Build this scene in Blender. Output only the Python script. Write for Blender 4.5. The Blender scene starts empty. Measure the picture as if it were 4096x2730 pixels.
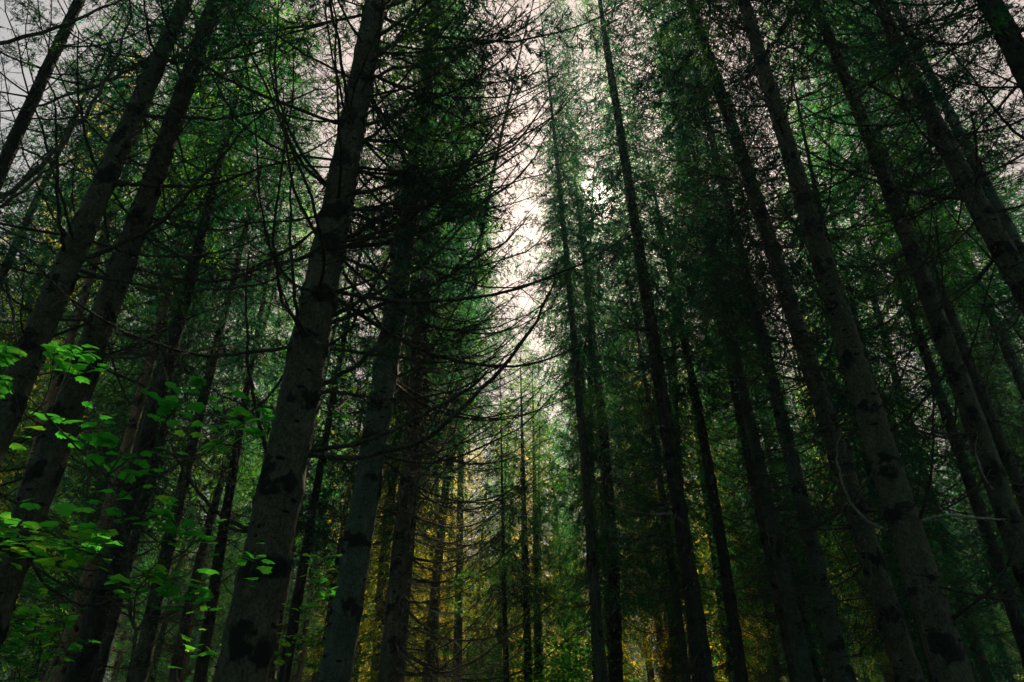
import bpy, math, random
import numpy as np
from mathutils import Vector, Matrix, Quaternion

# ------------------------------------------------------------------ camera, world, sun, exposure
C = bpy.context.scene.collection
W, H, F = 1024, 682, 683.0
PITCH, ROLL, EYE = math.radians(30.8), math.radians(0.6), 1.6
cam_d = bpy.data.cameras.new('camera')
cam = bpy.data.objects.new('camera', cam_d)
C.objects.link(cam)
cam_d.sensor_width = 36.0
cam_d.lens = 36.0 * F / W
cam_d.clip_start, cam_d.clip_end = 0.05, 3000
Rm = Matrix.Rotation(math.pi / 2 + PITCH, 3, 'X') @ Matrix.Rotation(-ROLL, 3, 'Z')
cam.matrix_world = Matrix.Translation((0, 0, EYE)) @ Rm.to_4x4()
bpy.context.scene.camera = cam
Rn = np.array(Rm)


def ray(px, py):
    return Rn @ np.array([(px - W / 2) / F, (H / 2 - py) / F, -1.0])


def at(px, py, D):
    """point on the pixel's line of sight, D metres away measured along the ground"""
    r = ray(px, py)
    return np.array([0, 0, EYE]) + r * (D / math.hypot(r[0], r[1]))


sv = ray(601, 199)
sv = sv / np.linalg.norm(sv)
SUN_EL = math.asin(sv[2])
SUN_AZ = math.atan2(sv[0], sv[1])

sc = bpy.context.scene
sc.view_settings.view_transform = 'Standard'
sc.view_settings.look = 'None'
sc.view_settings.gamma = 1
sc.view_settings.use_curve_mapping = False
sc.view_settings.exposure = 1.2
sc.cycles.max_bounces = 6
sc.cycles.diffuse_bounces = 3
sc.cycles.transmission_bounces = 4
sc.cycles.glossy_bounces = 1

world = bpy.data.worlds.new('World')
sc.world = world
world.use_nodes = True
nt = world.node_tree
for n in list(nt.nodes):
    nt.nodes.remove(n)


def N(t, kind, **kw):
    n = t.nodes.new(kind)
    for k, v in kw.items():
        if k == 'inp':
            for kk, vv in v.items():
                n.inputs[kk].default_value = vv
        else:
            setattr(n, k, v)
    return n


wo = N(nt, 'ShaderNodeOutputWorld')
bg = N(nt, 'ShaderNodeBackground', inp={'Strength': 0.1})
sky = N(nt, 'ShaderNodeTexSky', sky_type='NISHITA', sun_disc=False, sun_elevation=SUN_EL,
        sun_rotation=SUN_AZ, air_density=1.3, dust_density=3.0, ozone_density=1.0)
tc = N(nt, 'ShaderNodeTexCoord')
dot = N(nt, 'ShaderNodeVectorMath', operation='DOT_PRODUCT')
dot.inputs[1].default_value = tuple(sv)
nt.links.new(tc.outputs['Generated'], dot.inputs[0])


def powr(e, s):
    mx = N(nt, 'ShaderNodeMath', operation='MAXIMUM', inp={1: 0.0})
    p = N(nt, 'ShaderNodeMath', operation='POWER', inp={1: e})
    m = N(nt, 'ShaderNodeMath', operation='MULTIPLY', inp={1: s})
    nt.links.new(dot.outputs['Value'], mx.inputs[0])
    nt.links.new(mx.outputs[0], p.inputs[0])
    nt.links.new(p.outputs[0], m.inputs[0])
    return m


# thin high haze: cloud veil that is warm round the sun and grey-blue away from it
ramp = N(nt, 'ShaderNodeValToRGB')
ramp.color_ramp.elements[0].position = 0.30
ramp.color_ramp.elements[0].color = (0.8, 1.75, 1.75, 1)
ramp.color_ramp.elements[1].position = 1.0
ramp.color_ramp.elements[1].color = (5.0, 3.85, 3.4, 1)
for pos_, col_ in ((0.74, (2.35, 2.25, 2.25, 1)), (0.88, (3.3, 2.65, 2.45, 1)), (0.965, (3.9, 3.05, 2.75, 1))):
    ramp.color_ramp.elements.new(pos_).color = col_
nt.links.new(dot.outputs['Value'], ramp.inputs[0])
mix = N(nt, 'ShaderNodeMixRGB', blend_type='MIX', inp={0: 0.95})
nt.links.new(sky.outputs[0], mix.inputs[1])
nt.links.new(ramp.outputs[0], mix.inputs[2])
cl = N(nt, 'ShaderNodeTexNoise', inp={'Scale': 3.0, 'Detail': 5.0})
nt.links.new(tc.outputs['Generated'], cl.inputs['Vector'])
mr = N(nt, 'ShaderNodeMapRange', inp={1: 0.3, 2: 0.7, 3: 0.85, 4: 1.12})
nt.links.new(cl.outputs[0], mr.inputs[0])
mulc = N(nt, 'ShaderNodeMixRGB', blend_type='MULTIPLY', inp={0: 1.0})
nt.links.new(mix.outputs[0], mulc.inputs[1])
nt.links.new(mr.outputs[0], mulc.inputs[2])
a1, a2 = powr(6500, 70.0), powr(1200, 4.0)
add = N(nt, 'ShaderNodeMath', operation='ADD')
nt.links.new(a1.outputs[0], add.inputs[0])
nt.links.new(a2.outputs[0], add.inputs[1])
glow = N(nt, 'ShaderNodeMixRGB', blend_type='MULTIPLY', inp={0: 1.0, 1: (1.0, 0.86, 0.72, 1)})
nt.links.new(add.outputs[0], glow.inputs[2])
addc = N(nt, 'ShaderNodeMixRGB', blend_type='ADD', inp={0: 1.0})
nt.links.new(mulc.outputs[0], addc.inputs[1])
nt.links.new(glow.outputs[0], addc.inputs[2])
nt.links.new(addc.outputs[0], bg.inputs[0])
nt.links.new(bg.outputs[0], wo.inputs[0])

ld = bpy.data.lights.new('sun', 'SUN')
ld.energy = 5.0
ld.angle = math.radians(0.5)
ld.color = (1.0, 0.84, 0.62)
sun = bpy.data.objects.new('sun', ld)
C.objects.link(sun)
sun.rotation_mode = 'QUATERNION'
sun.rotation_quaternion = Vector(sv).to_track_quat('Z', 'Y')
sun.location = (5, 30, 30)

# ------------------------------------------------------------------ mesh helpers


class MB:
    """collects quads and triangles with a per-vertex mark and a per-face material"""

    def __init__(s):
        s.v, s.q, s.t, s.m, s.mq, s.mt, s.n = [], [], [], [], [], [], 0

    def add(s, v, q=None, t=None, mark=None, mat=0):
        v = np.asarray(v, dtype=np.float32).reshape(-1, 3)
        s.v.append(v)
        s.m.append(np.zeros(len(v), np.float32) if mark is None else np.asarray(mark, np.float32))
        if q is not None and len(q):
            q = np.asarray(q, np.int32)
            s.q.append(q + s.n)
            s.mq.append(np.full(len(q), mat, np.int32))
        if t is not None and len(t):
            t = np.asarray(t, np.int32)
            s.t.append(t + s.n)
            s.mt.append(np.full(len(t), mat, np.int32))
        s.n += len(v)

    def tube(s, pts, rad, seg=5, mark=None, mat=0, cap=False):
        pts = np.asarray(pts, float)
        n = len(pts)
        d = np.gradient(pts, axis=0)
        d /= np.linalg.norm(d, axis=1)[:, None] + 1e-9
        ref = np.array([0, 0, 1.0]) if abs(d[0][2]) < 0.8 else np.array([1.0, 0, 0])
        a = np.cross(d, ref)
        a /= np.linalg.norm(a, axis=1)[:, None] + 1e-9
        b = np.cross(d, a)
        th = np.arange(seg) * 2 * math.pi / seg
        rad = np.broadcast_to(np.asarray(rad, float), (n,))
        ring = pts[:, None, :] + rad[:, None, None] * (np.cos(th)[None, :, None] * a[:, None, :] + np.sin(th)[None, :, None] * b[:, None, :])
        i = np.arange(n - 1)[:, None] * seg
        j = np.arange(seg)[None, :]
        k = (j + 1) % seg
        q = np.stack([i + j, i + k, i + seg + k, i + seg + j], -1).reshape(-1, 4)
        s.add(ring.reshape(-1, 3), q, mark=None if mark is None else np.full(n * seg, mark), mat=mat)

    def sprigs(s, p, d, l, w, rng, mat=1):
        """needle clusters: slim diamonds from points p along directions d"""
        p = np.asarray(p)
        n = len(p)
        if n == 0:
            return
        r = rng.normal(size=(n, 3))
        side = np.cross(d, r)
        side /= np.linalg.norm(side, axis=1)[:, None] + 1e-9
        l = np.broadcast_to(l, (n,))[:, None]
        w = np.broadcast_to(w, (n,))[:, None]
        m = p + d * l * 0.45
        v = np.stack([p, m + side * w / 2, p + d * l, m - side * w / 2], 1).reshape(-1, 3)
        s.add(v, np.arange(4 * n).reshape(-1, 4), mat=mat)

    def mesh(s, name, mats, smooth=True):
        me = bpy.data.meshes.new(name)
        v = np.concatenate(s.v)
        q = np.concatenate(s.q) if s.q else np.zeros((0, 4), np.int32)
        t = np.concatenate(s.t) if s.t else np.zeros((0, 3), np.int32)
        me.vertices.add(len(v))
        me.vertices.foreach_set('co', v.ravel())
        me.loops.add(q.size + t.size)
        me.loops.foreach_set('vertex_index', np.concatenate([q.ravel(), t.ravel()]).astype(np.int32))
        me.polygons.add(len(q) + len(t))
        ls = np.concatenate([np.arange(len(q)) * 4, q.size + np.arange(len(t)) * 3]).astype(np.int32)
        me.polygons.foreach_set('loop_start', ls)
        mi = np.concatenate([x for x in (s.mq + s.mt)]).astype(np.int32)
        me.polygons.foreach_set('material_index', mi)
        me.polygons.foreach_set('use_smooth', np.full(len(q) + len(t), smooth))
        for m in mats:
            me.materials.append(m)
        at_ = me.attributes.new('mark', 'FLOAT', 'POINT')
        at_.data.foreach_set('value', np.concatenate(s.m))
        me.update()
        me.validate()
        return me


def obj(name, me, parent=None, loc=None, rot=None, scale=None, **props):
    o = bpy.data.objects.new(name, me)
    C.objects.link(o)
    if parent is not None:
        o.parent = parent
    if loc is not None:
        o.location = loc
    if rot is not None:
        o.rotation_euler = rot
    if scale is not None:
        o.scale = scale if hasattr(scale, '__len__') else (scale,) * 3
    for k, v in props.items():
        o[k] = v
    return o


# ------------------------------------------------------------------ materials


def mat_new(name):
    m = bpy.data.materials.new(name)
    m.use_nodes = True
    t = m.node_tree
    for n in list(t.nodes):
        t.nodes.remove(n)
    return m, t


def bark(name, c1, c2, moss, spec=0.2, mossamt=0.5):
    m, t = mat_new(name)
    out = N(t, 'ShaderNodeOutputMaterial')
    bs = N(t, 'ShaderNodeBsdfPrincipled', inp={'Roughness': 0.85, 'Specular IOR Level': spec})
    co = N(t, 'ShaderNodeTexCoord')
    mp = N(t, 'ShaderNodeMapping', inp={'Scale': (1, 1, 0.55)})
    t.links.new(co.outputs['Object'], mp.inputs[0])
    n1 = N(t, 'ShaderNodeTexNoise', inp={'Scale': 3.0, 'Detail': 6.0, 'Roughness': 0.65})
    n2 = N(t, 'ShaderNodeTexNoise', inp={'Scale': 75.0, 'Detail': 4.0, 'Roughness': 0.75})
    n3 = N(t, 'ShaderNodeTexVoronoi', inp={'Scale': 34.0})
    n4 = N(t, 'ShaderNodeTexNoise', inp={'Scale': 1.1, 'Detail': 5.0, 'Roughness': 0.7})
    for n in (n1, n2, n3, n4):
        t.links.new(mp.outputs[0], n.inputs['Vector'])
    m1 = N(t, 'ShaderNodeMixRGB', inp={1: c1, 2: c2})
    t.links.new(n1.outputs[0], m1.inputs[0])
    # scaly flakes
    r2 = N(t, 'ShaderNodeMapRange', inp={1: 0.3, 2: 0.7, 3: 0.0, 4: 2.3})
    t.links.new(n2.outputs[0], r2.inputs[0])
    m2 = N(t, 'ShaderNodeMixRGB', blend_type='MULTIPLY', inp={0: 1.0})
    t.links.new(m1.outputs[0], m2.inputs[1])
    t.links.new(r2.outputs[0], m2.inputs[2])
    # moss / algae
    r4 = N(t, 'ShaderNodeMapRange', inp={1: 0.50, 2: 0.68, 3: 0.0, 4: mossamt})
    t.links.new(n4.outputs[0], r4.inputs[0])
    m3 = N(t, 'ShaderNodeMixRGB', inp={2: moss})
    t.links.new(r4.outputs[0], m3.inputs[0])
    t.links.new(m2.outputs[0], m3.inputs[1])
    # pale lichen mottling
    n6 = N(t, 'ShaderNodeTexNoise', inp={'Scale': 9.0, 'Detail': 7.0, 'Roughness': 0.8})
    t.links.new(mp.outputs[0], n6.inputs['Vector'])
    r6 = N(t, 'ShaderNodeMapRange', inp={1: 0.50, 2: 0.72, 3: 0.0, 4: 0.75})
    t.links.new(n6.outputs[0], r6.inputs[0])
    m6 = N(t, 'ShaderNodeMixRGB', inp={2: tuple(min(1, q * 1.9 + 0.01) for q in c2[:3]) + (1,)})
    t.links.new(r6.outputs[0], m6.inputs[0])
    t.links.new(m3.outputs[0], m6.inputs[1])
    m3 = m6
    # black knots and collars
    a = N(t, 'ShaderNodeAttribute', attribute_name='mark')
    am = N(t, 'ShaderNodeMath', operation='ADD')
    ns = N(t, 'ShaderNodeMapRange', inp={1: 0.35, 2: 0.65, 3: -0.35, 4: 0.35})
    n5 = N(t, 'ShaderNodeTexNoise', inp={'Scale': 14.0, 'Detail': 4.0})
    t.links.new(co.outputs['Object'], n5.inputs['Vector'])
    t.links.new(n5.outputs[0], ns.inputs[0])
    t.links.new(a.outputs['Fac'], am.inputs[0])
    t.links.new(ns.outputs[0], am.inputs[1])
    rr = N(t, 'ShaderNodeMapRange', inp={1: 0.30, 2: 0.66, 3: 0.0, 4: 0.95})
    t.links.new(am.outputs[0], rr.inputs[0])
    m4 = N(t, 'ShaderNodeMixRGB', inp={2: (0.006, 0.007, 0.006, 1)})
    t.links.new(rr.outputs[0], m4.inputs[0])
    t.links.new(m3.outputs[0], m4.inputs[1])
    t.links.new(m4.outputs[0], bs.inputs['Base Color'])
    bm = N(t, 'ShaderNodeBump', inp={'Strength': 1.0, 'Distance': 0.02})
    ad = N(t, 'ShaderNodeMath', operation='ADD')
    t.links.new(n2.outputs[0], ad.inputs[0])
    t.links.new(n3.outputs['Distance'], ad.inputs[1])
    t.links.new(ad.outputs[0], bm.inputs['Height'])
    t.links.new(bm.outputs[0], bs.inputs['Normal'])
    t.links.new(bs.outputs[0], out.inputs[0])
    return m


def leafmat(name, dark, mid, bright, trans, scale=0.7, tmul=1.0, lo=0.42, hi=0.66, lit=1.0):
    """foliage: diffuse + translucent; colour varies by clump (noise) and by tree (object random)"""
    m, t = mat_new(name)
    out = N(t, 'ShaderNodeOutputMaterial')
    co = N(t, 'ShaderNodeTexCoord')
    oi = N(t, 'ShaderNodeObjectInfo')
    vm = N(t, 'ShaderNodeVectorMath', operation='ADD')
    cx = N(t, 'ShaderNodeMath', operation='MULTIPLY', inp={1: 37.0})
    t.links.new(oi.outputs['Random'], cx.inputs[0])
    t.links.new(co.outputs['Object'], vm.inputs[0])
    t.links.new(cx.outputs[0], vm.inputs[1])
    n1 = N(t, 'ShaderNodeTexNoise', inp={'Scale': scale, 'Detail': 4.0, 'Roughness': 0.65})
    t.links.new(vm.outputs[0], n1.inputs['Vector'])
    ge = N(t, 'ShaderNodeNewGeometry')
    a = N(t, 'ShaderNodeMapRange', inp={1: 0, 2: 1, 3: -0.09, 4: 0.09})
    t.links.new(oi.outputs['Random'], a.inputs[0])
    b = N(t, 'ShaderNodeMapRange', inp={1: 0, 2: 1, 3: -0.08, 4: 0.08})
    t.links.new(ge.outputs['Random Per Island'], b.inputs[0])
    s1 = N(t, 'ShaderNodeMath', operation='ADD')
    s2 = N(t, 'ShaderNodeMath', operation='ADD')
    t.links.new(n1.outputs[0], s1.inputs[0])
    t.links.new(a.outputs[0], s1.inputs[1])
    t.links.new(s1.outputs[0], s2.inputs[0])
    t.links.new(b.outputs[0], s2.inputs[1])
    cr = N(t, 'ShaderNodeValToRGB')
    e = cr.color_ramp.elements
    e[0].position, e[0].color = lo - 0.12, dark
    e[1].position, e[1].color = hi, bright
    k = e.new((lo + hi) / 2 - 0.03)
    k.color = mid
    t.links.new(s2.outputs[0], cr.inputs[0])
    df = N(t, 'ShaderNodeBsdfDiffuse')
    tr = N(t, 'ShaderNodeBsdfTranslucent')
    tm = N(t, 'ShaderNodeMixRGB', blend_type='MULTIPLY', inp={0: 1.0, 2: (1.05 * tmul, 1.4 * tmul, 0.75 * tmul, 1)})
    t.links.new(cr.outputs[0], df.inputs[0])
    t.links.new(cr.outputs[0], tm.inputs[1])
    t.links.new(tm.outputs[0], tr.inputs[0])
    mx = N(t, 'ShaderNodeMixShader', inp={0: trans})
    t.links.new(df.outputs[0], mx.inputs[1])
    t.links.new(tr.outputs[0], mx.inputs[2])
    t.links.new(mx.outputs[0], out.inputs[0])
    return m


BARK = bark('spruce_bark', (0.022, 0.020, 0.013, 1), (0.090, 0.074, 0.050, 1), (0.045, 0.075, 0.042, 1))
BARKG = bark('grey_green_bark', (0.032, 0.040, 0.031, 1), (0.075, 0.085, 0.068, 1), (0.05, 0.10, 0.06, 1), mossamt=0.8)
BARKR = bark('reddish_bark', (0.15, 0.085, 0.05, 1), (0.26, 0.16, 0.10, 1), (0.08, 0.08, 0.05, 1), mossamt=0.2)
BARKD = bark('dark_bark', (0.012, 0.011, 0.009, 1), (0.036, 0.030, 0.023, 1), (0.03, 0.05, 0.03, 1))
TWIG = bark('dead_twig', (0.016, 0.015, 0.011, 1), (0.075, 0.060, 0.043, 1), (0.03, 0.05, 0.02, 1), mossamt=0.5)
PALE = bark('pale_bare_twig', (0.22, 0.21, 0.18, 1), (0.34, 0.32, 0.27, 1), (0.10, 0.12, 0.08, 1), mossamt=0.3)
NEED = leafmat('spruce_needles', (0.007, 0.046, 0.044, 1), (0.018, 0.088, 0.055, 1), (0.10, 0.17, 0.03, 1), 0.6, tmul=1.7)
NEEDY = leafmat('golden_backlit_needles', (0.015, 0.07, 0.045, 1), (0.16, 0.18, 0.035, 1), (0.60, 0.36, 0.05, 1), 0.68, lo=0.34, hi=0.55, tmul=2.1)  # golden backlight put into the needle colour, over some autumn tint
NEEDB = leafmat('bright_needles', (0.007, 0.052, 0.044, 1), (0.022, 0.13, 0.045, 1), (0.17, 0.26, 0.025, 1), 0.62, tmul=1.9)
NEEDD = leafmat('dark_needles', (0.005, 0.030, 0.032, 1), (0.009, 0.052, 0.045, 1), (0.03, 0.085, 0.04, 1), 0.5, tmul=1.3)
MAPLE = leafmat('maple_leaf', (0.035, 0.18, 0.03, 1), (0.08, 0.30, 0.035, 1), (0.34, 0.42, 0.05, 1), 0.62, scale=2.2, tmul=1.5, lo=0.45, hi=0.72)
BUSH = leafmat('bush_leaf', (0.012, 0.09, 0.03, 1), (0.02, 0.16, 0.03, 1), (0.16, 0.30, 0.03, 1), 0.6, scale=2.2, lo=0.45, hi=0.72)
MAPLEY = leafmat('yellow_maple_leaf', (0.10, 0.28, 0.03, 1), (0.28, 0.40, 0.04, 1), (0.50, 0.45, 0.08, 1), 0.7, scale=2.2, tmul=1.3)  # yellower leaf colour, mixed in by cluster

# ------------------------------------------------------------------ ground


def ground():
    m, t = mat_new('forest_floor')
    out = N(t, 'ShaderNodeOutputMaterial')
    bs = N(t, 'ShaderNodeBsdfPrincipled', inp={'Roughness': 0.95})
    co = N(t, 'ShaderNodeTexCoord')
    n1 = N(t, 'ShaderNodeTexNoise', inp={'Scale': 0.5, 'Detail': 8.0, 'Roughness': 0.7})
    n2 = N(t, 'ShaderNodeTexNoise', inp={'Scale': 18.0, 'Detail': 5.0})
    t.links.new(co.outputs['Object'], n1.inputs[0])
    t.links.new(co.outputs['Object'], n2.inputs[0])
    cr = N(t, 'ShaderNodeValToRGB')
    cr.color_ramp.elements[0].position, cr.color_ramp.elements[0].color = 0.4, (0.035, 0.022, 0.012, 1)
    cr.color_ramp.elements[1].position, cr.color_ramp.elements[1].color = 0.6, (0.02, 0.045, 0.012, 1)
    t.links.new(n1.outputs[0], cr.inputs[0])
    t.links.new(cr.outputs[0], bs.inputs['Base Color'])
    bm = N(t, 'ShaderNodeBump', inp={'Strength': 0.8, 'Distance': 0.05})
    t.links.new(n2.outputs[0], bm.inputs['Height'])
    t.links.new(bm.outputs[0], bs.inputs['Normal'])
    t.links.new(bs.outputs[0], out.inputs[0])
    g = MB()
    n = 121
    xs = np.sign(np.linspace(-1, 1, n)) * np.abs(np.linspace(-1, 1, n)) ** 2.2 * 900
    X, Y = np.meshgrid(xs, xs + 30)
    r = np.hypot(X, Y)
    Z = 0.10 * np.sin(X * 0.7 + 1.3) * np.cos(Y * 0.6) * np.clip((np.abs(X - 0.5) - 2.0) / 2, 0, 1) * np.exp(-r / 120)
    i = np.arange(n - 1)
    a = (i[:, None] * n + i[None, :]).ravel()
    g.add(np.stack([X, Y, Z], -1).reshape(-1, 3), np.stack([a, a + 1, a + n + 1, a + n], -1))
    obj('ground', g.mesh('ground', [m]), kind='structure')
    m2, t2 = mat_new('path_earth')
    out = N(t2, 'ShaderNodeOutputMaterial')
    bs = N(t2, 'ShaderNodeBsdfPrincipled', inp={'Roughness': 0.95})
    co = N(t2, 'ShaderNodeTexCoord')
    n1 = N(t2, 'ShaderNodeTexNoise', inp={'Scale': 3.0, 'Detail': 8.0})
    cr = N(t2, 'ShaderNodeValToRGB')
    cr.color_ramp.elements[0].position, cr.color_ramp.elements[0].color = 0.35, (0.07, 0.05, 0.03, 1)
    cr.color_ramp.elements[1].position, cr.color_ramp.elements[1].color = 0.7, (0.14, 0.10, 0.065, 1)
    t2.links.new(co.outputs['Object'], n1.inputs[0])
    t2.links.new(n1.outputs[0], cr.inputs[0])
    t2.links.new(cr.outputs[0], bs.inputs['Base Color'])
    t2.links.new(bs.outputs[0], out.inputs[0])
    p = MB()
    ys = np.linspace(-15, 34, 60)
    c = 0.5 + 0.2 * np.sin(ys * 0.11)
    w = 1.1 + 0.15 * np.sin(ys * 0.9)
    v = np.stack([np.stack([c - w, ys, 0 * ys + 0.012], -1), np.stack([c + w, ys, 0 * ys + 0.012], -1)], 1).reshape(-1, 3)
    k = np.arange(59) * 2
    p.add(v, np.stack([k, k + 1, k + 3, k + 2], -1))
    obj('path', p.mesh('path', [m2]), kind='structure')


ground()

# ------------------------------------------------------------------ tree builders


def trunk_mesh(name, curve, rad, h, zfine, whorls, seed, mat, seg=26, knots=True, step=0.05):
    rng = np.random.default_rng(seed)
    zs = np.concatenate([np.arange(-0.15, zfine, step), np.arange(zfine, h, 0.5), [h]])
    n = len(zs)
    P = np.array([curve(max(z, 0) if z < 0 else z) for z in zs])
    P[:, 2] = zs
    r = np.array([rad(z) for z in zs])
    r = r * (1 + 0.35 * np.exp(-np.clip(zs, 0, None) / 0.35))
    th = np.arange(seg) * 2 * math.pi / seg
    ph = rng.uniform(0, 6.28, 8)
    bulge = np.zeros((n, seg))
    mark = np.zeros((n, seg))
    for wz in whorls:
        for _b in range(int(rng.integers(8, 13))):
            aa, dz, wa, hz, st = rng.uniform(0, 6.28), rng.normal() * 0.05, rng.uniform(0.3, 0.8), rng.uniform(0.03, 0.10), rng.uniform(0.9, 1.5)
            da = np.abs((th[None, :] - aa + math.pi) % (2 * math.pi) - math.pi)
            g = np.exp(-((zs[:, None] - wz - dz) / hz) ** 2 - (da / wa) ** 2)
            mark = np.maximum(mark, g * st)
            bulge = np.maximum(bulge, 0.11 * g)
    und = 0.02 * np.sin(th[None, :] * 2 + zs[:, None] * 0.8 + ph[0]) + 0.012 * np.sin(th[None, :] * 5 + zs[:, None] * 2.1 + ph[1]) + 0.02 * rng.normal(size=(n, seg))
    R = r[:, None] * (1 + und + bulge)
    V = np.stack([P[:, 0, None] + R * np.cos(th), P[:, 1, None] + R * np.sin(th), np.broadcast_to(zs[:, None], (n, seg))], -1)
    i = np.arange(n - 1)[:, None] * seg
    j = np.arange(seg)[None, :]
    k = (j + 1) % seg
    q = np.stack([i + j, i + k, i + seg + k, i + seg + j], -1).reshape(-1, 4)
    b = MB()
    b.add(V.reshape(-1, 3), q, mark=mark.ravel())
    if knots:   # old branch scars: flattened dark bumps on the bark
        nk = int(zfine * 17)
        for _ in range(nk):
            z = rng.uniform(0.2, zfine)
            a = rng.uniform(0, 6.28)
            p = np.array(curve(z))
            rr = rad(z)
            u = np.array([math.cos(a), math.sin(a), 0])
            tt = np.array([-math.sin(a), math.cos(a), 0])
            up = np.array([0, 0, 1.0])
            sx, sz = rng.uniform(0.015, 0.042) * min(1, rr / 0.12), rng.uniform(0.008, 0.022) * min(1, rr / 0.12)
            base = p + u * rr * 0.985
            base[2] = z
            vs, ts = [base + u * 0.02], []
            for k_ in range(7):
                t_ = k_ * 6.283 / 7
                vs.append(base + tt * sx * math.cos(t_) + up * sz * math.sin(t_))
                ts.append((0, 1 + k_, 1 + (k_ + 1) % 7))
            b.add(np.array(vs), t=np.array(ts), mark=np.full(8, 1.6))
    return b.mesh(name, [mat])


def unit(v):
    return v / (np.linalg.norm(v, axis=-1, keepdims=True) + 1e-9)


def resample(P, n):
    """Catmull-Rom through P"""
    P = np.asarray(P, float)
    if len(P) < 3:
        t = np.linspace(0, 1, n)[:, None]
        return P[0] * (1 - t) + P[-1] * t
    Q = np.vstack([2 * P[0] - P[1], P, 2 * P[-1] - P[-2]])
    out = []
    m = len(P) - 1
    for s in np.linspace(0, m - 1e-6, n):
        i = int(s)
        t = s - i
        p0, p1, p2, p3 = Q[i], Q[i + 1], Q[i + 2], Q[i + 3]
        out.append(0.5 * ((2 * p1) + (-p0 + p2) * t + (2 * p0 - 5 * p1 + 4 * p2 - p3) * t * t + (-p0 + 3 * p1 - 3 * p2 + p3) * t ** 3))
    return np.array(out)


def branch_mb(b, P, r0, r1, rng, ntw=26, tl=0.4, start=0.18, needles=0, sub=2, droop=0.15, seg=6, tr=0.0032, ns=0.05, nw=0.011, wob=0.01, tp=0.85, kink=0.003):
    """a limb along P with side twigs, finer twigs and (optionally) needle clusters"""
    n = len(P)
    L = np.linalg.norm(np.diff(P, axis=0), axis=1).sum()
    P = P + np.cumsum(rng.normal(size=P.shape), axis=0) * wob * L / n ** 0.5 * np.linspace(0, 1, n)[:, None]
    P[2:-1] += rng.normal(size=P[2:-1].shape) * kink * L
    t = np.linspace(0, 1, n)
    b.tube(P, r0 * (1 - t) ** tp + r1, seg)
    D = unit(np.gradient(P, axis=0))
    np_, nd_ = [], []
    for k in range(ntw):
        s = start + (1 - start) * (k + rng.uniform(0, 0.8)) / ntw
        f = min(s, 0.999) * (n - 1)
        i = int(f)
        p = P[i] * (1 - (f - i)) + P[min(i + 1, n - 1)] * (f - i)
        d = D[i]
        side = unit(np.cross(d, np.array([0, 0, 1.0]))) * (1 if k % 2 else -1)
        l = tl * (1.15 - s) * rng.uniform(0.4, 1.15)
        dr = unit(d * rng.uniform(0.3, 0.8) + side * rng.uniform(0.5, 1.0) + np.array([0, 0, rng.normal() * 0.25 - droop]))
        tt = np.linspace(0, 1, 5)[:, None]
        bend = np.array([0, 0, 1.0]) * rng.uniform(-0.25, 0.2) - side * 0.12
        T = p + dr * l * tt + bend * l * tt ** 2
        b.tube(T, tr * (1.25 - tt[:, 0]) * (0.6 + 0.6 * l / tl), 3)
        td = unit(T[-1] - T[0])
        if sub:
            for _ in range(int(sub * (1 + l / 0.25))):
                u = rng.uniform(0.15, 0.95)
                q = T[int(u * 4)]
                sd = unit(td * 0.6 + rng.normal(size=3) * 0.5 + np.array([0, 0, -droop]))
                sl = l * rng.uniform(0.2, 0.5)
                S = q + sd * sl * np.array([[0], [0.5], [1.0]]) + np.array([[0, 0, 0], [0, 0, 0.0], [0, 0, -0.1 * sl]])
                b.tube(S, tr * np.array([0.6, 0.45, 0.3]), 3)
                if needles:
                    m = max(1, int(sl / 0.02 * needles))
                    w = rng.uniform(0, 1, m)[:, None]
                    np_.append(q + sd * sl * w)
                    nd_.append(unit(sd + rng.normal(size=(m, 3)) * 0.6))
        if needles:
            m = max(2, int(l / 0.014 * needles))
            w = rng.uniform(0.05, 1, m)[:, None]
            np_.append(p + dr * l * w + bend * l * w ** 2)
            nd_.append(unit(td + rng.normal(size=(m, 3)) * 0.6))
    if np_:
        p, d = np.concatenate(np_), np.concatenate(nd_)
        b.sprigs(p, d, ns * rng.uniform(0.6, 1.4, len(p)), nw, rng)


def unit_branch(seed, needles=0.0, rise=0.22, sag=0.16, ntw=26, needmat=None):
    rng = np.random.default_rng(seed)
    t = np.linspace(0, 1, 14)
    z = -sag * np.sin(np.pi * np.minimum(t * 1.15, 1)) * rng.uniform(0.5, 1.3) + rise * t ** 2.4 * rng.uniform(0.4, 1.5)
    y = rng.uniform(-0.15, 0.15) * t ** 2
    P = np.stack([t * 2.4, y * 2.4, z * 2.4], -1)
    b = MB()
    branch_mb(b, P, 0.0135, 0.0022, rng, ntw=ntw, tl=0.62, needles=needles, sub=3 if not needles else 2, droop=0.12 if not needles else 0.45, tr=0.0034, ns=0.07, nw=0.013, wob=0.02)
    return b.mesh('branch', [TWIG, needmat or NEEDD])


DEAD = [unit_branch(100 + i) for i in range(9)]
LIVE = [unit_branch(200 + i, 0.9, sag=0.10, needmat=NEED if i % 2 else NEEDD) for i in range(6)]
SNAG = [unit_branch(300 + i, ntw=9, sag=0.05) for i in range(3)]


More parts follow.
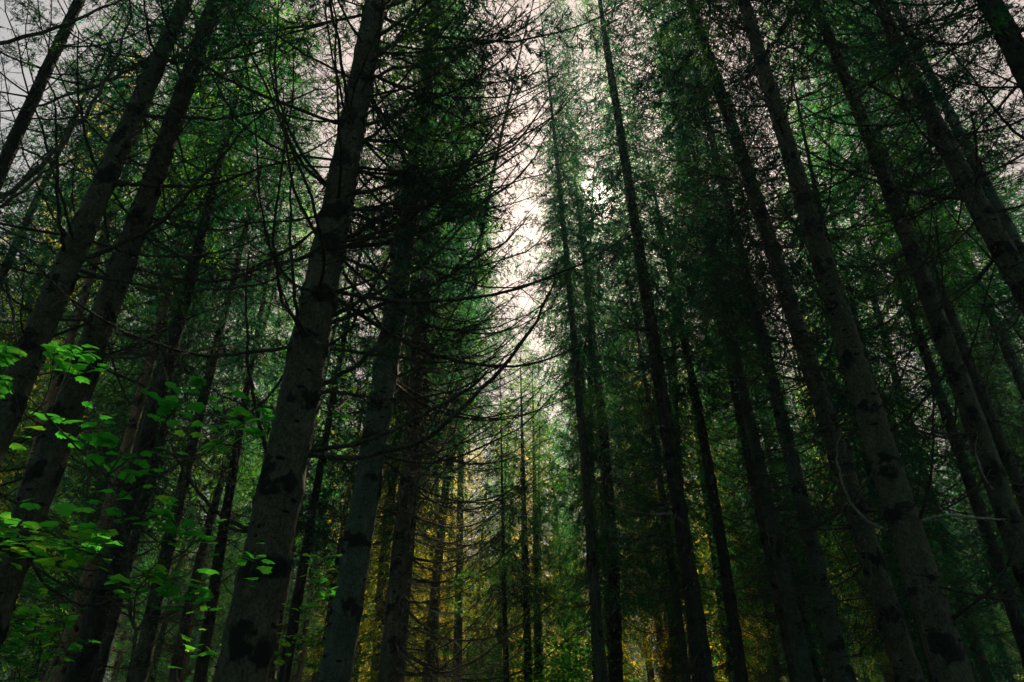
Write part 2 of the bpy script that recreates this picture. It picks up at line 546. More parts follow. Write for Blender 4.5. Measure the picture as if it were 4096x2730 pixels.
def crown_mesh(name, h, R, seed, needmat, bottom=0.9, dens=1.0, ns=0.10, nw=0.018, step=0.40, hang=0.55):
    rng = np.random.default_rng(seed)
    b = MB()
    np_, nd_ = [], []
    z = 0.0
    while z < h - 0.1:
        f = z / h
        n = int(rng.integers(4, 7))
        a0 = rng.uniform(0, 6.28)
        for k in range(n):
            L = R * (1 - f) ** 0.75 * min(1, bottom + f * 2) * rng.uniform(0.6, 1.12) + 0.12
            az = a0 + k * 6.283 / n + rng.normal() * 0.25
            el = math.radians(-14 + 50 * f ** 1.4 + rng.normal() * 6)
            m = 7
            t = np.linspace(0, 1, m)
            rr = L * t
            zz = z + rng.uniform(-0.12, 0.12) + L * (math.tan(el) * t - 0.16 * np.sin(np.pi * t) + 0.16 * t ** 2.5)
            P = np.stack([rr * math.cos(az), rr * math.sin(az), zz], -1)
            b.tube(P, 0.012 * (L / 2) * (1 - t) + 0.003, 3)
            D = unit(np.gradient(P, axis=0))
            nt_ = max(4, int(L / 0.115 * dens))
            s = np.sort(rng.uniform(0.12, 1.0, nt_))
            fi = np.minimum(s, 0.999) * (m - 1)
            i = fi.astype(int)
            w = (fi - i)[:, None]
            p = P[i] * (1 - w) + P[i + 1] * w
            d = D[i]
            sd = np.cross(d, [0, 0, 1.0]) * np.where(np.arange(nt_) % 2, 1, -1)[:, None]
            l = (0.16 + 0.36 * (1 - s) ** 0.5 * min(L, 1.6)) * rng.uniform(0.5, 1.2, nt_)
            dr = unit(d * 0.55 + sd * rng.uniform(0.4, 1.0, nt_)[:, None] + np.array([0, 0, -1.0]) * rng.uniform(0.1, 2 * hang, nt_)[:, None] * (1 - f * 0.8))
            cnt = np.maximum(3, (l / 0.030 * dens)).astype(int)
            idx = np.repeat(np.arange(nt_), cnt)
            w = rng.uniform(0, 1, len(idx))[:, None]
            q = p[idx] + dr[idx] * l[idx][:, None] * w + np.array([0, 0, -0.25]) * l[idx][:, None] * w ** 2
            np_.append(q)
            nd_.append(unit(dr[idx] + rng.normal(size=(len(idx), 3)) * 0.55))
            # twig stems
            e = p + dr * l[:, None]
            sw = unit(rng.normal(size=(nt_, 3))) * 0.004
            v = np.stack([p - sw, p + sw, e + sw * 0.4, e - sw * 0.4], 1).reshape(-1, 3)
            b.add(v, np.arange(4 * nt_).reshape(-1, 4))
        z += step * rng.uniform(0.7, 1.3) * (1.0 - 0.35 * f)
    p, d = np.concatenate(np_), np.concatenate(nd_)
    b.sprigs(p, d, ns * rng.uniform(0.6, 1.35, len(p)), nw * rng.uniform(0.7, 1.3, len(p)), rng)
    print('CROWN', name, seed, len(p))
    return b.mesh(name, [TWIG, needmat], smooth=False)


def dead_zone_mesh(h0, h1, R, seed, per=5, needles=0.0):
    """the many thin dead branches of one far tree's lower trunk"""
    rng = np.random.default_rng(seed)
    b = MB()
    z = h0
    while z < h1:
        for _ in range(per):
            L = R * rng.uniform(0.35, 1.1)
            az = rng.uniform(0, 6.28)
            t = np.linspace(0, 1, 8)
            zz = z + rng.uniform(-0.1, 0.1) + L * (-0.12 * np.sin(np.pi * t) + rng.uniform(-0.12, 0.25) * t ** 2)
            P = np.stack([L * t * math.cos(az), L * t * math.sin(az), zz], -1)
            branch_mb(b, P, 0.009 * L / 1.5, 0.002, rng, ntw=12, tl=0.5, sub=1, seg=3, tr=0.0035, needles=needles, ns=0.09, nw=0.016)
        z += rng.uniform(0.3, 0.55)
    return b.mesh('branches', [TWIG, NEEDD])


# ------------------------------------------------------------------ near trees, one by one
# px lists: (x, y, width) of the trunk's centre line
rs = random.Random(7)


def near_tree(key, D, px, label, mat=BARK, h=21.0, crown0=10.5, z_dead=(2.0, 7.0), per=4, bl=2.0, seed=0, live=True, crown=None, whorl=0.55, tilt=0.0, side=None):
    rng = np.random.default_rng(1000 + seed)
    pts = np.array([at(x, y, D) for x, y, w in px])
    rr = []
    for (x, y, w), p in zip(px, pts):
        r_ = ray(x, y)      # the width is measured along the picture's row
        rr.append(D * r_[1] * w / (2 * F * (r_[0] ** 2 + r_[1] ** 2)))
    rr = np.array(rr)
    z = pts[:, 2]
    deg = 2 if len(px) > 4 else 1
    fx, fy = np.polyfit(z, pts[:, 0], deg), np.polyfit(z, pts[:, 1], deg)
    fr = np.polyfit(z, rr, 1)
    z0, z1 = z.min(), z.max()
    if fr[0] > -0.002:
        fr = np.array([-0.006, rr.mean() + 0.006 * z.mean()])

    def curve(q):
        c = min(max(q, z0), z1)
        x, y = np.polyval(fx, c), np.polyval(fy, c)
        if q != c:
            k = 0.6
            x += (q - c) * np.polyval(np.polyder(fx), c) * k
            y += (q - c) * np.polyval(np.polyder(fy), c) * k
        return (x, y, q)

    def rad(q):
        r1 = np.polyval(fr, z1)
        if q <= z1:
            return max(np.polyval(fr, q), 0.03)
        return max(r1 * (h - q) / (h - z1), 0.012)

    b0 = np.array(curve(0.0))
    root = obj('spruce_tree', None, loc=tuple(b0), label=label, category='tree')
    wh = []
    q = 0.9 + rng.uniform(0, 0.4)
    while q < max(z1 + 0.5, 8):
        wh.append(q)
        q += whorl * rng.uniform(0.75, 1.3)
    lc = lambda q: tuple(np.array(curve(q)) - np.array([b0[0], b0[1], 0]))
    near = D < 11
    obj('trunk', trunk_mesh('trunk', lc, rad, h, min(z1 + 1.0, h - 2), wh, seed, mat, seg=26 if near else 14, step=0.05 if near else 0.12, knots=D < 16), root)
    info = dict(root=root, curve=curve, rad=rad, D=D, b0=b0, rng=rng)
    # dead (then sparsely green) branches, each an object of its own
    cnt = 0
    for wz in wh:
        if wz < z_dead[0] or wz > z_dead[1]:
            continue
        for k in range(per):
            if rng.uniform() < 0.12 or cnt >= 96:
                continue
            az = rng.uniform(0, 6.283) if side is None else rng.normal() * side[1] + side[0]
            greens = live and wz > z_dead[1] - 2.2
            pool = LIVE if greens and rng.uniform() < 0.7 else (SNAG if rng.uniform() < 0.2 else DEAD)
            me = pool[int(rng.integers(len(pool)))]
            c = lc(wz + rng.uniform(-0.05, 0.05))
            r_ = rad(wz) * 0.75
            s = bl / 2.4 * rng.uniform(0.5, 1.15)
            obj('branch', me, root, loc=(c[0] + r_ * math.cos(az), c[1] + r_ * math.sin(az), c[2]),
                rot=(rng.normal() * 0.25, math.radians(rng.uniform(-16, 14)), az), scale=(s, s * rng.choice([-1, 1]), s))
            cnt += 1
    if crown is not None:
        c = lc(crown0)
        t = np.array(lc(h - 0.1)) - np.array(c)
        rot = Vector(t).to_track_quat('Z', 'Y').to_euler()
        hh = (h - crown0) / 10.0
        obj('crown', crown, root, loc=c, rot=rot, scale=(1, 1, hh))
    return info


CR = [crown_mesh('crown', 10.0, 2.3, 11, NEED, bottom=0.75, dens=1.35),
      crown_mesh('crown', 10.0, 2.0, 12, NEEDD, bottom=0.7, dens=1.35),
      crown_mesh('crown', 10.0, 2.5, 13, NEEDB, bottom=0.8, dens=1.35)]

T = {}
T['T0'] = near_tree('T0', 4.6, [(-70, 60, 20), (-110, 200, 26), (-150, 400, 34)], 'spruce just outside the left edge whose long bare branches reach in at upper left', seed=1, z_dead=(20, 1), crown=None, crown0=12)
T['T1'] = near_tree('T1', 9.0, [(79, 0, 13), (70, 22, 14), (52, 59, 15), (35, 94, 16), (13, 142, 17), (0, 174, 17)], 'dark slanting spruce trunk crossing the top left corner, leftmost of all trunks', seed=2, mat=BARKD, z_dead=(5, 10), per=3, crown=CR[1], crown0=13, h=22)
T['T2'] = near_tree('T2', 6.2, [(185, 0, 17), (165, 44, 19), (148, 87, 21), (131, 122, 22), (109, 176, 23), (83, 229, 26), (65, 270, 28), (37, 327, 32), (17, 385, 38), (0, 430, 40)], 'leaning spruce with knotty brown bark, left one of the close pair at upper left', seed=3, z_dead=(2.5, 9.5), per=2, crown=CR[0], crown0=11.5)
T['T3'] = near_tree('T3', 6.7, [(214, 0, 17), (200, 44, 18), (185, 87, 19), (172, 131, 20), (157, 174, 22), (139, 218, 24), (122, 266, 26), (104, 316, 29), (76, 385, 32), (59, 428, 36), (37, 494, 40), (13, 559, 45)], 'spruce whose leaning dark trunk passes behind maple leaves, right one of the left pair', seed=4, z_dead=(2.5, 10), per=3, crown=CR[1], crown0=11.5)
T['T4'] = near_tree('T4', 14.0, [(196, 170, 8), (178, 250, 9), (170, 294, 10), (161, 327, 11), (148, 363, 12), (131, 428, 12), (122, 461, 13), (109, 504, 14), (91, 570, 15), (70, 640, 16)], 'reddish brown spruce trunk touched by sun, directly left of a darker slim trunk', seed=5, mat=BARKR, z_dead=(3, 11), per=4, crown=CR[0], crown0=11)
T['T5'] = near_tree('T5', 10.5, [(222, 150, 9), (209, 218, 10), (192, 268, 12), (181, 305, 13), (172, 341, 14), (165, 374, 15), (150, 428, 17), (141, 463, 18), (115, 556, 23), (95, 620, 26), (75, 682, 28)], 'dark slim spruce trunk standing right beside the reddish sunlit trunk', seed=6, mat=BARKD, z_dead=(2.5, 10), per=5, crown=CR[2], crown0=10.5)
T['T6'] = near_tree('T6', 5.2, [(376, 0, 23), (361, 87, 26), (346, 152, 29), (337, 218, 32), (320, 283, 35), (312, 341, 37), (303, 385, 39), (283, 472, 44), (271, 537, 47), (257, 602, 50), (240, 682, 58)], 'biggest nearest spruce trunk left of centre with black knot collars and sweeping bare branches', seed=7, z_dead=(4.3, 9.6), per=6, bl=2.5, crown=CR[1], crown0=10.5, h=22)
T['T7'] = near_tree('T7', 7.7, [(432, 22, 13), (427, 87, 15), (419, 139, 16), (414, 174, 17), (406, 239, 19), (397, 283, 21), (390, 341, 24), (384, 385, 25), (374, 450, 26), (367, 494, 27), (356, 559, 29), (343, 624, 32), (334, 682, 35)], 'smooth grey-green spruce trunk just right of the biggest trunk', seed=8, mat=BARKG, z_dead=(5, 9.5), per=4, crown=CR[0], crown0=9)
T['T8'] = near_tree('T8', 12.0, [(434, 60, 8), (431, 150, 10), (429, 218, 12), (425, 283, 13), (418, 341, 14), (412, 406, 15), (409, 450, 15), (407, 494, 16), (401, 559, 18), (395, 624, 20), (388, 682, 23)], 'dark spruce trunk right of the grey-green one, thin bare branches curling out over the path', seed=9, z_dead=(2.5, 11.5), per=3, bl=2.6, crown=CR[0], crown0=9)
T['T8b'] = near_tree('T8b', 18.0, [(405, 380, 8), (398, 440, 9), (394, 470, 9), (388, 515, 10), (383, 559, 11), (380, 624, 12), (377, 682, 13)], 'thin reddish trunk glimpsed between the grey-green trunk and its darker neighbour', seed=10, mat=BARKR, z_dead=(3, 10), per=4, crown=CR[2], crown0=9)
T['T9'] = near_tree('T9', 13.0, [(605, 50, 5), (610, 65, 6), (617, 98, 8), (625, 152, 10), (634, 218, 12), (641, 261, 12), (649, 327, 13), (654, 341, 13), (662, 406, 13), (671, 450, 14), (681, 515, 15), (687, 559, 16), (693, 602, 17), (700, 646, 18), (706, 682, 19)], 'dark spruce trunk right of centre standing just beside the sun', seed=11, mat=BARKD, z_dead=(2.5, 15), per=3, bl=1.8, crown=CR[0], crown0=10.0, h=26)
T['T10'] = near_tree('T10', 9.0, [(696, 22, 11), (713, 65, 12), (726, 109, 12), (739, 142, 13), (752, 185, 14), (763, 229, 15), (776, 272, 16), (792, 316, 17), (800, 341, 18), (813, 374, 19), (826, 406, 20), (839, 450, 22), (855, 493, 23), (863, 526, 24), (876, 570, 26), (885, 613, 28), (900, 657, 29), (909, 682, 30)], 'leaning spruce trunk with knots, immediately left of the thickest right-hand trunk', seed=12, z_dead=(2.5, 10), per=4, crown=CR[1], crown0=11.5)
T['T11'] = near_tree('T11', 7.3, [(746, 11, 13), (757, 44, 14), (768, 76, 15), (781, 120, 17), (789, 152, 18), (798, 185, 20), (807, 218, 22), (820, 261, 23), (833, 305, 25), (846, 341, 26), (861, 363, 27), (872, 406, 28), (879, 439, 31), (889, 472, 32), (900, 504, 33), (909, 548, 35), (922, 580, 36), (933, 624, 38), (946, 657, 40), (955, 682, 42)], 'thickest trunk of the right half, brown speckled bark with a big black knot halfway', seed=13, z_dead=(2.5, 10), per=3, live=False, crown=CR[0], crown0=11.5)
T['T12'] = near_tree('T12', 9.0, [(816, 11, 11), (831, 33, 12), (839, 65, 13), (853, 98, 14), (868, 131, 14), (881, 174, 15), (892, 196, 16), (905, 229, 17), (918, 261, 18), (931, 305, 20), (942, 341, 21), (957, 374, 22), (970, 406, 23), (983, 450, 24), (998, 483, 25), (1011, 526, 26), (1026, 570, 27)], 'leaning mottled spruce running down to the right edge, right of the thickest right-hand trunk', seed=14, z_dead=(3, 10), per=4, crown=CR[1], crown0=11.5)
T['T13'] = near_tree('T13', 7.2, [(879, 0, 13), (892, 33, 15), (905, 65, 16), (924, 98, 18), (940, 131, 21), (957, 163, 23), (974, 196, 25), (990, 229, 26), (1009, 261, 27), (1030, 300, 29)], 'strongly leaning speckled spruce trunk at upper right, in front of its thinner twin', seed=15, z_dead=(4, 10), per=3, live=False, crown=CR[0], crown0=12)
T['T14'] = near_tree('T14', 12.0, [(903, 22, 12), (920, 59, 12), (940, 94, 13), (959, 131, 13), (979, 170, 13), (996, 207, 14), (1014, 240, 14), (1035, 285, 15)], 'thinner grey trunk running close behind the strongly leaning trunk at upper right', seed=16, mat=BARKG, z_dead=(5, 11), per=4, crown=CR[1], crown0=11)
T['T15'] = near_tree('T15', 5.6, [(990, 0, 26), (996, 11, 27), (1013, 44, 29), (1030, 80, 31)], 'thick black trunk cutting the top right corner', seed=17, mat=BARKD, z_dead=(5, 9), per=4, crown=CR[1], crown0=9.5)
T['T16'] = near_tree('T16', 14.0, [(925, 250, 10), (944, 300, 11), (963, 352, 12), (981, 385, 13), (996, 428, 14), (1009, 461, 14), (1024, 500, 15)], 'spruce trunk behind and right of the mottled one at the right edge', seed=18, z_dead=(3, 11), per=3, crown=CR[2], crown0=10)
T['T17'] = near_tree('T17', 15.0, [(885, 230, 8), (898, 280, 9), (913, 330, 10), (924, 352, 11), (940, 396, 12), (957, 433, 12), (972, 483, 12), (985, 526, 13), (1001, 570, 15), (1014, 613, 16), (1024, 650, 17)], 'slim dark trunk seen in the gap left of the mottled trunk at the right edge', seed=19, mat=BARKD, z_dead=(2.5, 11), per=3, crown=CR[0], crown0=10)
T['T18'] = near_tree('T18', 14.5, [(707, 120, 6), (717, 152, 6), (726, 196, 8), (739, 250, 9), (748, 294, 10), (759, 327, 12), (763, 341, 13), (772, 374, 14), (781, 406, 14), (787, 439, 14), (796, 476, 15), (805, 515, 15), (813, 548, 16), (822, 580, 17), (829, 624, 18), (837, 657, 19), (844, 682, 20)], 'mid-distance trunk with a mossy green flank left of the leaning knotted trunk', seed=20, mat=BARKG, z_dead=(2.5, 12), per=3, crown=CR[1], crown0=11)
T['T19'] = near_tree('T19', 19.0, [(696, 185, 6), (704, 239, 6), (713, 283, 7), (722, 327, 8), (726, 352, 8), (735, 385, 8), (741, 417, 8), (748, 450, 9), (754, 482, 9), (761, 515, 10), (768, 548, 11), (774, 580, 12), (783, 613, 13), (792, 657, 14), (796, 682, 14)], 'slender trunk ringed with dark branch whorls, second right of the dark trunk beside the sun', seed=21, z_dead=(3, 14), per=6, bl=1.8, crown=CR[0], crown0=11)
T['T20'] = near_tree('T20', 18.0, [(676, 300, 7), (683, 341, 7), (687, 352, 7), (696, 396, 8), (704, 439, 9), (713, 493, 10), (722, 548, 12), (728, 591, 13), (737, 646, 13), (742, 682, 14)], 'slender dark trunk directly right of the dark trunk beside the sun', seed=22, mat=BARKD, z_dead=(3, 14), per=6, bl=1.8, crown=CR[1], crown0=10)
T['T21'] = near_tree('T21', 34.0, [(606, 330, 4), (610, 363, 4), (617, 417, 5), (623, 472, 5), (630, 515, 6), (636, 559, 6)], 'hair-thin trunk, left of the two thin parallel ones right of the path', seed=23, z_dead=(4, 16), per=5, bl=1.6, crown=CR[2], crown0=9)
T['T22'] = near_tree('T22', 29.0, [(613, 320, 5), (619, 358, 5), (625, 406, 5), (634, 461, 6), (643, 515, 7), (650, 559, 7), (660, 640, 8)], 'thin trunk, right of the two thin parallel ones right of the path', seed=24, z_dead=(4, 16), per=5, bl=1.6, crown=CR[0], crown0=9)
T['T23'] = near_tree('T23', 22.0, [(596, 370, 8), (603, 430, 9), (606, 450, 9), (610, 493, 10), (612, 559, 11), (614, 624, 12), (618, 682, 13)], 'dark trunk behind the green curtain of foliage on the right side of the path', seed=25, mat=BARKD, z_dead=(2, 12), per=6, bl=2.0, crown=CR[2], crown0=7, h=25)
T['T25'] = near_tree('T25', 24.0, [(588, 480, 8), (595, 580, 8), (597, 682, 9)], 'dark lower trunk at the right edge of the path gap, nearest the bottom centre', seed=26, mat=BARKD, z_dead=(2, 12), per=5, bl=1.8, crown=CR[2], crown0=6, h=18)
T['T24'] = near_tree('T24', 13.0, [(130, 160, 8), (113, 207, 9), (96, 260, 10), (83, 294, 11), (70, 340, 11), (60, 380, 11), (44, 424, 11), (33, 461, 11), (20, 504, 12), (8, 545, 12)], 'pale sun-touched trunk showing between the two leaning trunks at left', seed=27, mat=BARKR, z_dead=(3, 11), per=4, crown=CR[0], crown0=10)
T['T26'] = near_tree('T26', 13.5, [(215, 350, 10), (200, 420, 11), (187, 472, 12), (172, 526, 13), (161, 570, 15), (152, 624, 17), (141, 667, 19)], 'brown trunk with a bright edge behind the thin maple stem', seed=28, z_dead=(3, 11), per=4, crown=CR[1], crown0=9)
T['T27'] = near_tree('T27', 20.0, [(225, 470, 7), (209, 526, 8), (196, 580, 10), (187, 613, 11), (174, 682, 12)], 'thin dark trunk left of the biggest trunk, left one of two side by side', seed=29, mat=BARKD, z_dead=(3, 11), per=4, crown=CR[2], crown0=9)
T['T28'] = near_tree('T28', 17.0, [(245, 400, 8), (235, 461, 9), (229, 493, 9), (222, 548, 10), (209, 613, 12), (200, 682, 14)], 'thin dark trunk left of the biggest trunk, right one of two side by side', seed=30, mat=BARKD, z_dead=(3, 11), per=4, crown=CR[0], crown0=9)
T['T29'] = near_tree('T29', 21.0, [(504, 591, 5), (505, 630, 5), (506, 663, 5)], 'thin short trunk at bottom centre, left of the pair at the path end', seed=31, mat=BARKD, z_dead=(3, 5), per=3, crown=CR[1], crown0=5.5, h=13)
T['T30'] = near_tree('T30', 24.0, [(524, 540, 6), (526, 570, 7), (528, 682, 8)], 'dark trunk at bottom centre, left one of the pair at the path end', seed=32, mat=BARKD, z_dead=(3, 7), per=4, crown=CR[2], crown0=6, h=16)
T['T31'] = near_tree('T31', 25.0, [(535, 530, 6), (537, 563, 6), (538, 682, 7)], 'brown trunk at bottom centre, right one of the pair at the path end', seed=33, z_dead=(3, 7), per=4, crown=CR[0], crown0=6, h=16)

# hand-placed branches: (tree, picture points, base radius, distance at the tip, twigs, twig length, kind)
SB = [
 ('T6', [(358, 192), (387, 186), (409, 181), (442, 176), (470, 164), (509, 150), (545, 120)], .016, 5.7, 34, .6, 2),
 ('T6', [(360, 171), (378, 177), (398, 183), (426, 187), (465, 189), (500, 178)], .013, 6.0, 26, .5, 1),
 ('T6', [(342, 241), (375, 222), (409, 201), (431, 191), (465, 172), (521, 139), (552, 95)], .016, 4.6, 30, .5, 2),
 ('T6', [(348, 247), (375, 244), (409, 238), (442, 222), (465, 215), (481, 203), (525, 172), (556, 125)], .017, 5.2, 34, .6, 2),
 ('T6', [(353, 208), (375, 207), (403, 201), (437, 193), (465, 187), (520, 164)], .013, 5.6, 26, .5, 2),
 ('T6', [(353, 214), (375, 222), (409, 228), (440, 224), (470, 210)], .011, 6.2, 22, .4, 0),
 ('T6', [(344, 257), (364, 267), (387, 274), (401, 278), (426, 283), (470, 280)], .012, 6.2, 26, .45, 0),
 ('T6', [(322, 319), (353, 305), (387, 287), (414, 270), (431, 259), (454, 237), (487, 202), (525, 161)], .015, 4.7, 30, .5, 1),
 ('T6', [(330, 324), (375, 307), (420, 290), (454, 273), (481, 254), (504, 243), (530, 215)], .016, 5.3, 34, .6, 1),
 ('T6', [(318, 386), (340, 374), (358, 365), (379, 345), (407, 323), (437, 308), (476, 284), (510, 250)], .015, 5.5, 30, .6, 1),
 ('T6', [(325, 347), (362, 354), (397, 357), (434, 363), (466, 358), (500, 342)], .011, 5.9, 24, .5, 0),
 ('T6', [(305, 452), (335, 447), (369, 439), (408, 422), (445, 402), (477, 382), (489, 369)], .015, 4.6, 24, .45, 0),
 ('T6', [(305, 454), (330, 456), (369, 454), (412, 443), (445, 424), (477, 391), (499, 371), (525, 341), (542, 313), (553, 287), (561, 257)], .0165, 4.2, 14, .35, 0),
 ('T6', [(318, 391), (345, 394), (390, 399), (447, 393), (486, 374), (520, 345)], .012, 5.8, 26, .5, 0),
 ('T6', [(355, 130), (400, 112), (450, 92), (500, 60), (545, 20)], .014, 5.4, 34, .6, 2),
 ('T6', [(350, 140), (400, 140), (450, 132), (510, 110), (560, 80)], .014, 6.2, 34, .6, 2),
 ('T6', [(362, 80), (410, 66), (460, 50), (520, 30), (570, -10)], .014, 6.4, 34, .6, 2),
 ('T6', [(365, 60), (400, 40), (440, 15), (480, -25)], .014, 5.0, 30, .6, 2),
 ('T6', [(350, 152), (380, 130), (415, 95), (450, 50), (480, 0)], .013, 4.6, 30, .5, 1),
 ('T6', [(245, 528), (218, 513), (196, 489), (181, 467), (168, 440)], .011, 4.9, 14, .3, 0),
 ('T6', [(244, 531), (229, 528), (209, 515), (196, 500)], .008, 5.3, 8, .25, 0),
 ('T6', [(268, 450), (257, 413), (248, 363), (246, 300), (250, 250)], .010, 4.3, 14, .35, 0),
 ('T6', [(300, 322), (294, 290), (291, 240), (292, 190), (296, 150)], .011, 4.3, 12, .3, 0),
 ('T6', [(322, 240), (305, 215), (292, 180), (285, 130), (283, 90)], .012, 4.3, 16, .4, 0),
 ('T6', [(333, 190), (310, 165), (290, 130), (272, 80), (270, 30)], .012, 4.5, 18, .4, 1),
 ('T6', [(330, 188), (300, 160), (280, 110), (276, 60), (280, 0)], .011, 4.2, 18, .4, 1),
 ('T2', [(119, 184), (142, 185), (187, 186), (218, 181), (261, 168), (305, 152), (348, 128)], .016, 5.6, 18, .45, 0),
 ('T2', [(148, 115), (185, 118), (229, 118), (268, 109), (305, 96), (348, 81)], .014, 5.9, 18, .4, 0),
 ('T2', [(172, 61), (196, 60), (239, 56), (283, 44), (316, 33), (348, 11)], .014, 6.2, 16, .4, 0),
 ('T2', [(81, 270), (109, 279), (142, 285), (185, 291), (229, 288), (261, 282), (290, 267), (298, 250)], .012, 5.2, 14, .3, 0),
 ('T2', [(72, 266), (98, 253), (142, 233), (174, 209), (189, 189), (218, 161), (239, 135), (261, 115), (290, 81)], .015, 5.0, 16, .4, 0),
 ('T2', [(153, 56), (120, 76), (87, 89), (59, 100), (33, 108), (0, 113)], .013, 5.4, 14, .4, 0),
 ('T2', [(100, 174), (87, 142), (81, 109), (78, 83), (79, 30)], .010, 5.2, 14, .4, 0),
 ('T2', [(65, 257), (61, 229), (58, 185), (57, 131), (55, 90)], .010, 5.0, 14, .4, 0),
 ('T2', [(160, 60), (150, 40), (146, 15), (140, -20)], .010, 5.3, 10, .4, 0),
 ('T0', [(-110, 225), (-50, 222), (0, 199), (43, 163), (81, 122), (102, 87), (118, 54), (128, 22), (129, -10)], .0125, 4.4, 20, .5, 0),
 ('T0', [(-80, 60), (-30, 52), (0, 44), (65, 26), (100, 10), (122, 0), (150, -15)], .011, 5.0, 16, .5, 0),
 ('T0', [(-120, 300), (-40, 220), (0, 205), (50, 170), (90, 150)], .010, 5.2, 16, .4, 0),
 ('T0', [(-130, 260), (-30, 265), (0, 275), (12, 310), (17, 345)], .009, 4.4, 6, .3, 0),
 ('T3', [(196, 62), (230, 50), (270, 20), (300, -20)], .012, 6.0, 18, .5, 1),
 ('T3', [(206, 30), (240, 8), (270, -20)], .012, 6.2, 18, .5, 1),
 ('T3', [(100, 355), (135, 345), (180, 322), (230, 300)], .009, 6.6, 18, .4, 0),
 ('T3', [(142, 215), (180, 226), (225, 230), (262, 220)], .010, 6.4, 18, .4, 0),
 ('T8', [(414, 533), (445, 543), (477, 545), (504, 533), (518, 510)], .014, 11.0, 26, .6, 0),
 ('T8', [(412, 484), (430, 500), (455, 507), (477, 508), (506, 493), (538, 463)], .016, 10.5, 28, .6, 0),
 ('T8', [(405, 598), (434, 612), (460, 611), (488, 598)], .013, 11.5, 22, .5, 3),
 ('T8', [(408, 556), (434, 571), (466, 561), (495, 537)], .012, 11.2, 24, .5, 0),
 ('T8', [(415, 440), (445, 443), (475, 441), (505, 430), (530, 405)], .013, 11.0, 26, .6, 0),
 ('T8', [(417, 400), (450, 416), (480, 418), (510, 412), (535, 395)], .014, 11.3, 28, .6, 0),
 ('T8', [(405, 580), (430, 588), (455, 585), (475, 575)], .010, 12.3, 22, .5, 3),
 ('T13', [(968, 199), (935, 197), (892, 187), (848, 172), (805, 152), (772, 131)], .014, 6.6, 16, .4, 0),
 ('T13', [(920, 107), (892, 96), (859, 81), (816, 59), (761, 33), (728, 7)], .014, 6.6, 16, .4, 0),
 ('T13', [(920, 118), (892, 125), (859, 125), (826, 119), (805, 107), (778, 89)], .010, 6.8, 14, .4, 0),
 ('T13', [(885, 45), (859, 47), (831, 46), (805, 35), (761, 11)], .010, 7.0, 14, .4, 0),
 ('T13', [(976, 189), (977, 152), (972, 109)], .010, 5.9, 10, .3, 0),
 ('T14', [(940, 102), (964, 76), (979, 44), (982, 22)], .008, 11, 8, .3, 3),
 ('T14', [(922, 62), (938, 44), (949, 24)], .007, 11.5, 6, .3, 3),
 ('T11', [(886, 529), (866, 520), (848, 498), (839, 472), (836, 450), (841, 435)], .009, 6.2, 5, .25, 3),
 ('T11', [(916, 522), (929, 489), (933, 450), (933, 395), (925, 345)], .010, 6.0, 10, .3, 0),
 ('T11', [(950, 619), (979, 598), (1001, 576), (1016, 543)], .013, 6.6, 12, .4, 0),
 ('T11', [(918, 522), (946, 515), (990, 519), (1007, 519)], .009, 7.2, 10, .3, 3),
 ('T11', [(896, 426), (924, 400), (942, 376), (955, 345)], .010, 6.4, 14, .4, 0),
 ('T11', [(858, 369), (840, 369), (800, 368), (761, 358), (718, 341)], .010, 7.0, 16, .4, 0),
 ('T10', [(850, 528), (826, 530), (796, 530), (770, 520)], .010, 8.4, 14, .4, 0),
 ('T10', [(800, 345), (770, 338), (740, 318), (715, 290)], .011, 8.4, 16, .4, 0),
 ('T10', [(745, 190), (720, 196), (690, 196), (665, 186)], .010, 8.6, 16, .4, 0),
 ('T9', [(676, 513), (655, 514), (630, 511), (608, 502)], .013, 12, 14, .5, 3),
 ('T9', [(672, 462), (650, 470), (622, 468), (600, 450), (585, 425)], .014, 12, 20, .6, 0),
 ('T9', [(648, 330), (625, 322), (600, 300), (580, 270)], .013, 12, 18, .6, 0),
 ('T9', [(634, 230), (615, 220), (590, 212), (570, 200)], .012, 12.4, 18, .5, 2),
 ('T9', [(655, 350), (680, 345), (700, 330), (716, 308)], .012, 12.4, 18, .5, 0),
 ('T19', [(748, 450), (770, 436), (790, 410)], .012, 18.5, 14, .5, 0),
 ('T12', [(1000, 498), (985, 478), (976, 452), (978, 435)], .007, 8.4, 5, .3, 3),
]
for i, (tk, pl, r0, D1, ntw, tl, kind) in enumerate(SB):
    info = T[tk]
    rng = np.random.default_rng(5000 + i)
    n = len(pl)
    D0 = info['D']
    P = []
    for k, (x, y) in enumerate(pl):
        s = k / (n - 1)
        P.append(at(x, y, D0 + (D1 - D0) * s))
    P = np.array(P)
    c = np.array(info['curve'](P[0][2]))
    P = np.vstack([c * 0.85 + P[0] * 0.15, P]) if np.linalg.norm(c - P[0]) > 0.05 else P
    P = resample(P, 26) - info['b0'] * np.array([1, 1, 0])
    b = MB()
    branch_mb(b, P, r0 * 1.25, 0.004, rng, tp=0.65, ntw=ntw, tl=tl, start=0.2, needles={0: 0, 1: 0.35, 2: 1.0, 3: 0}[kind], sub=3, droop=0.3 if kind in (1, 2) else 0.1,
              seg=8, ns=0.06, nw=0.011, wob=0.004)
    obj('branch', b.mesh('branch', [PALE if kind == 3 else TWIG, NEED if i % 2 else NEEDD]), info['root'])

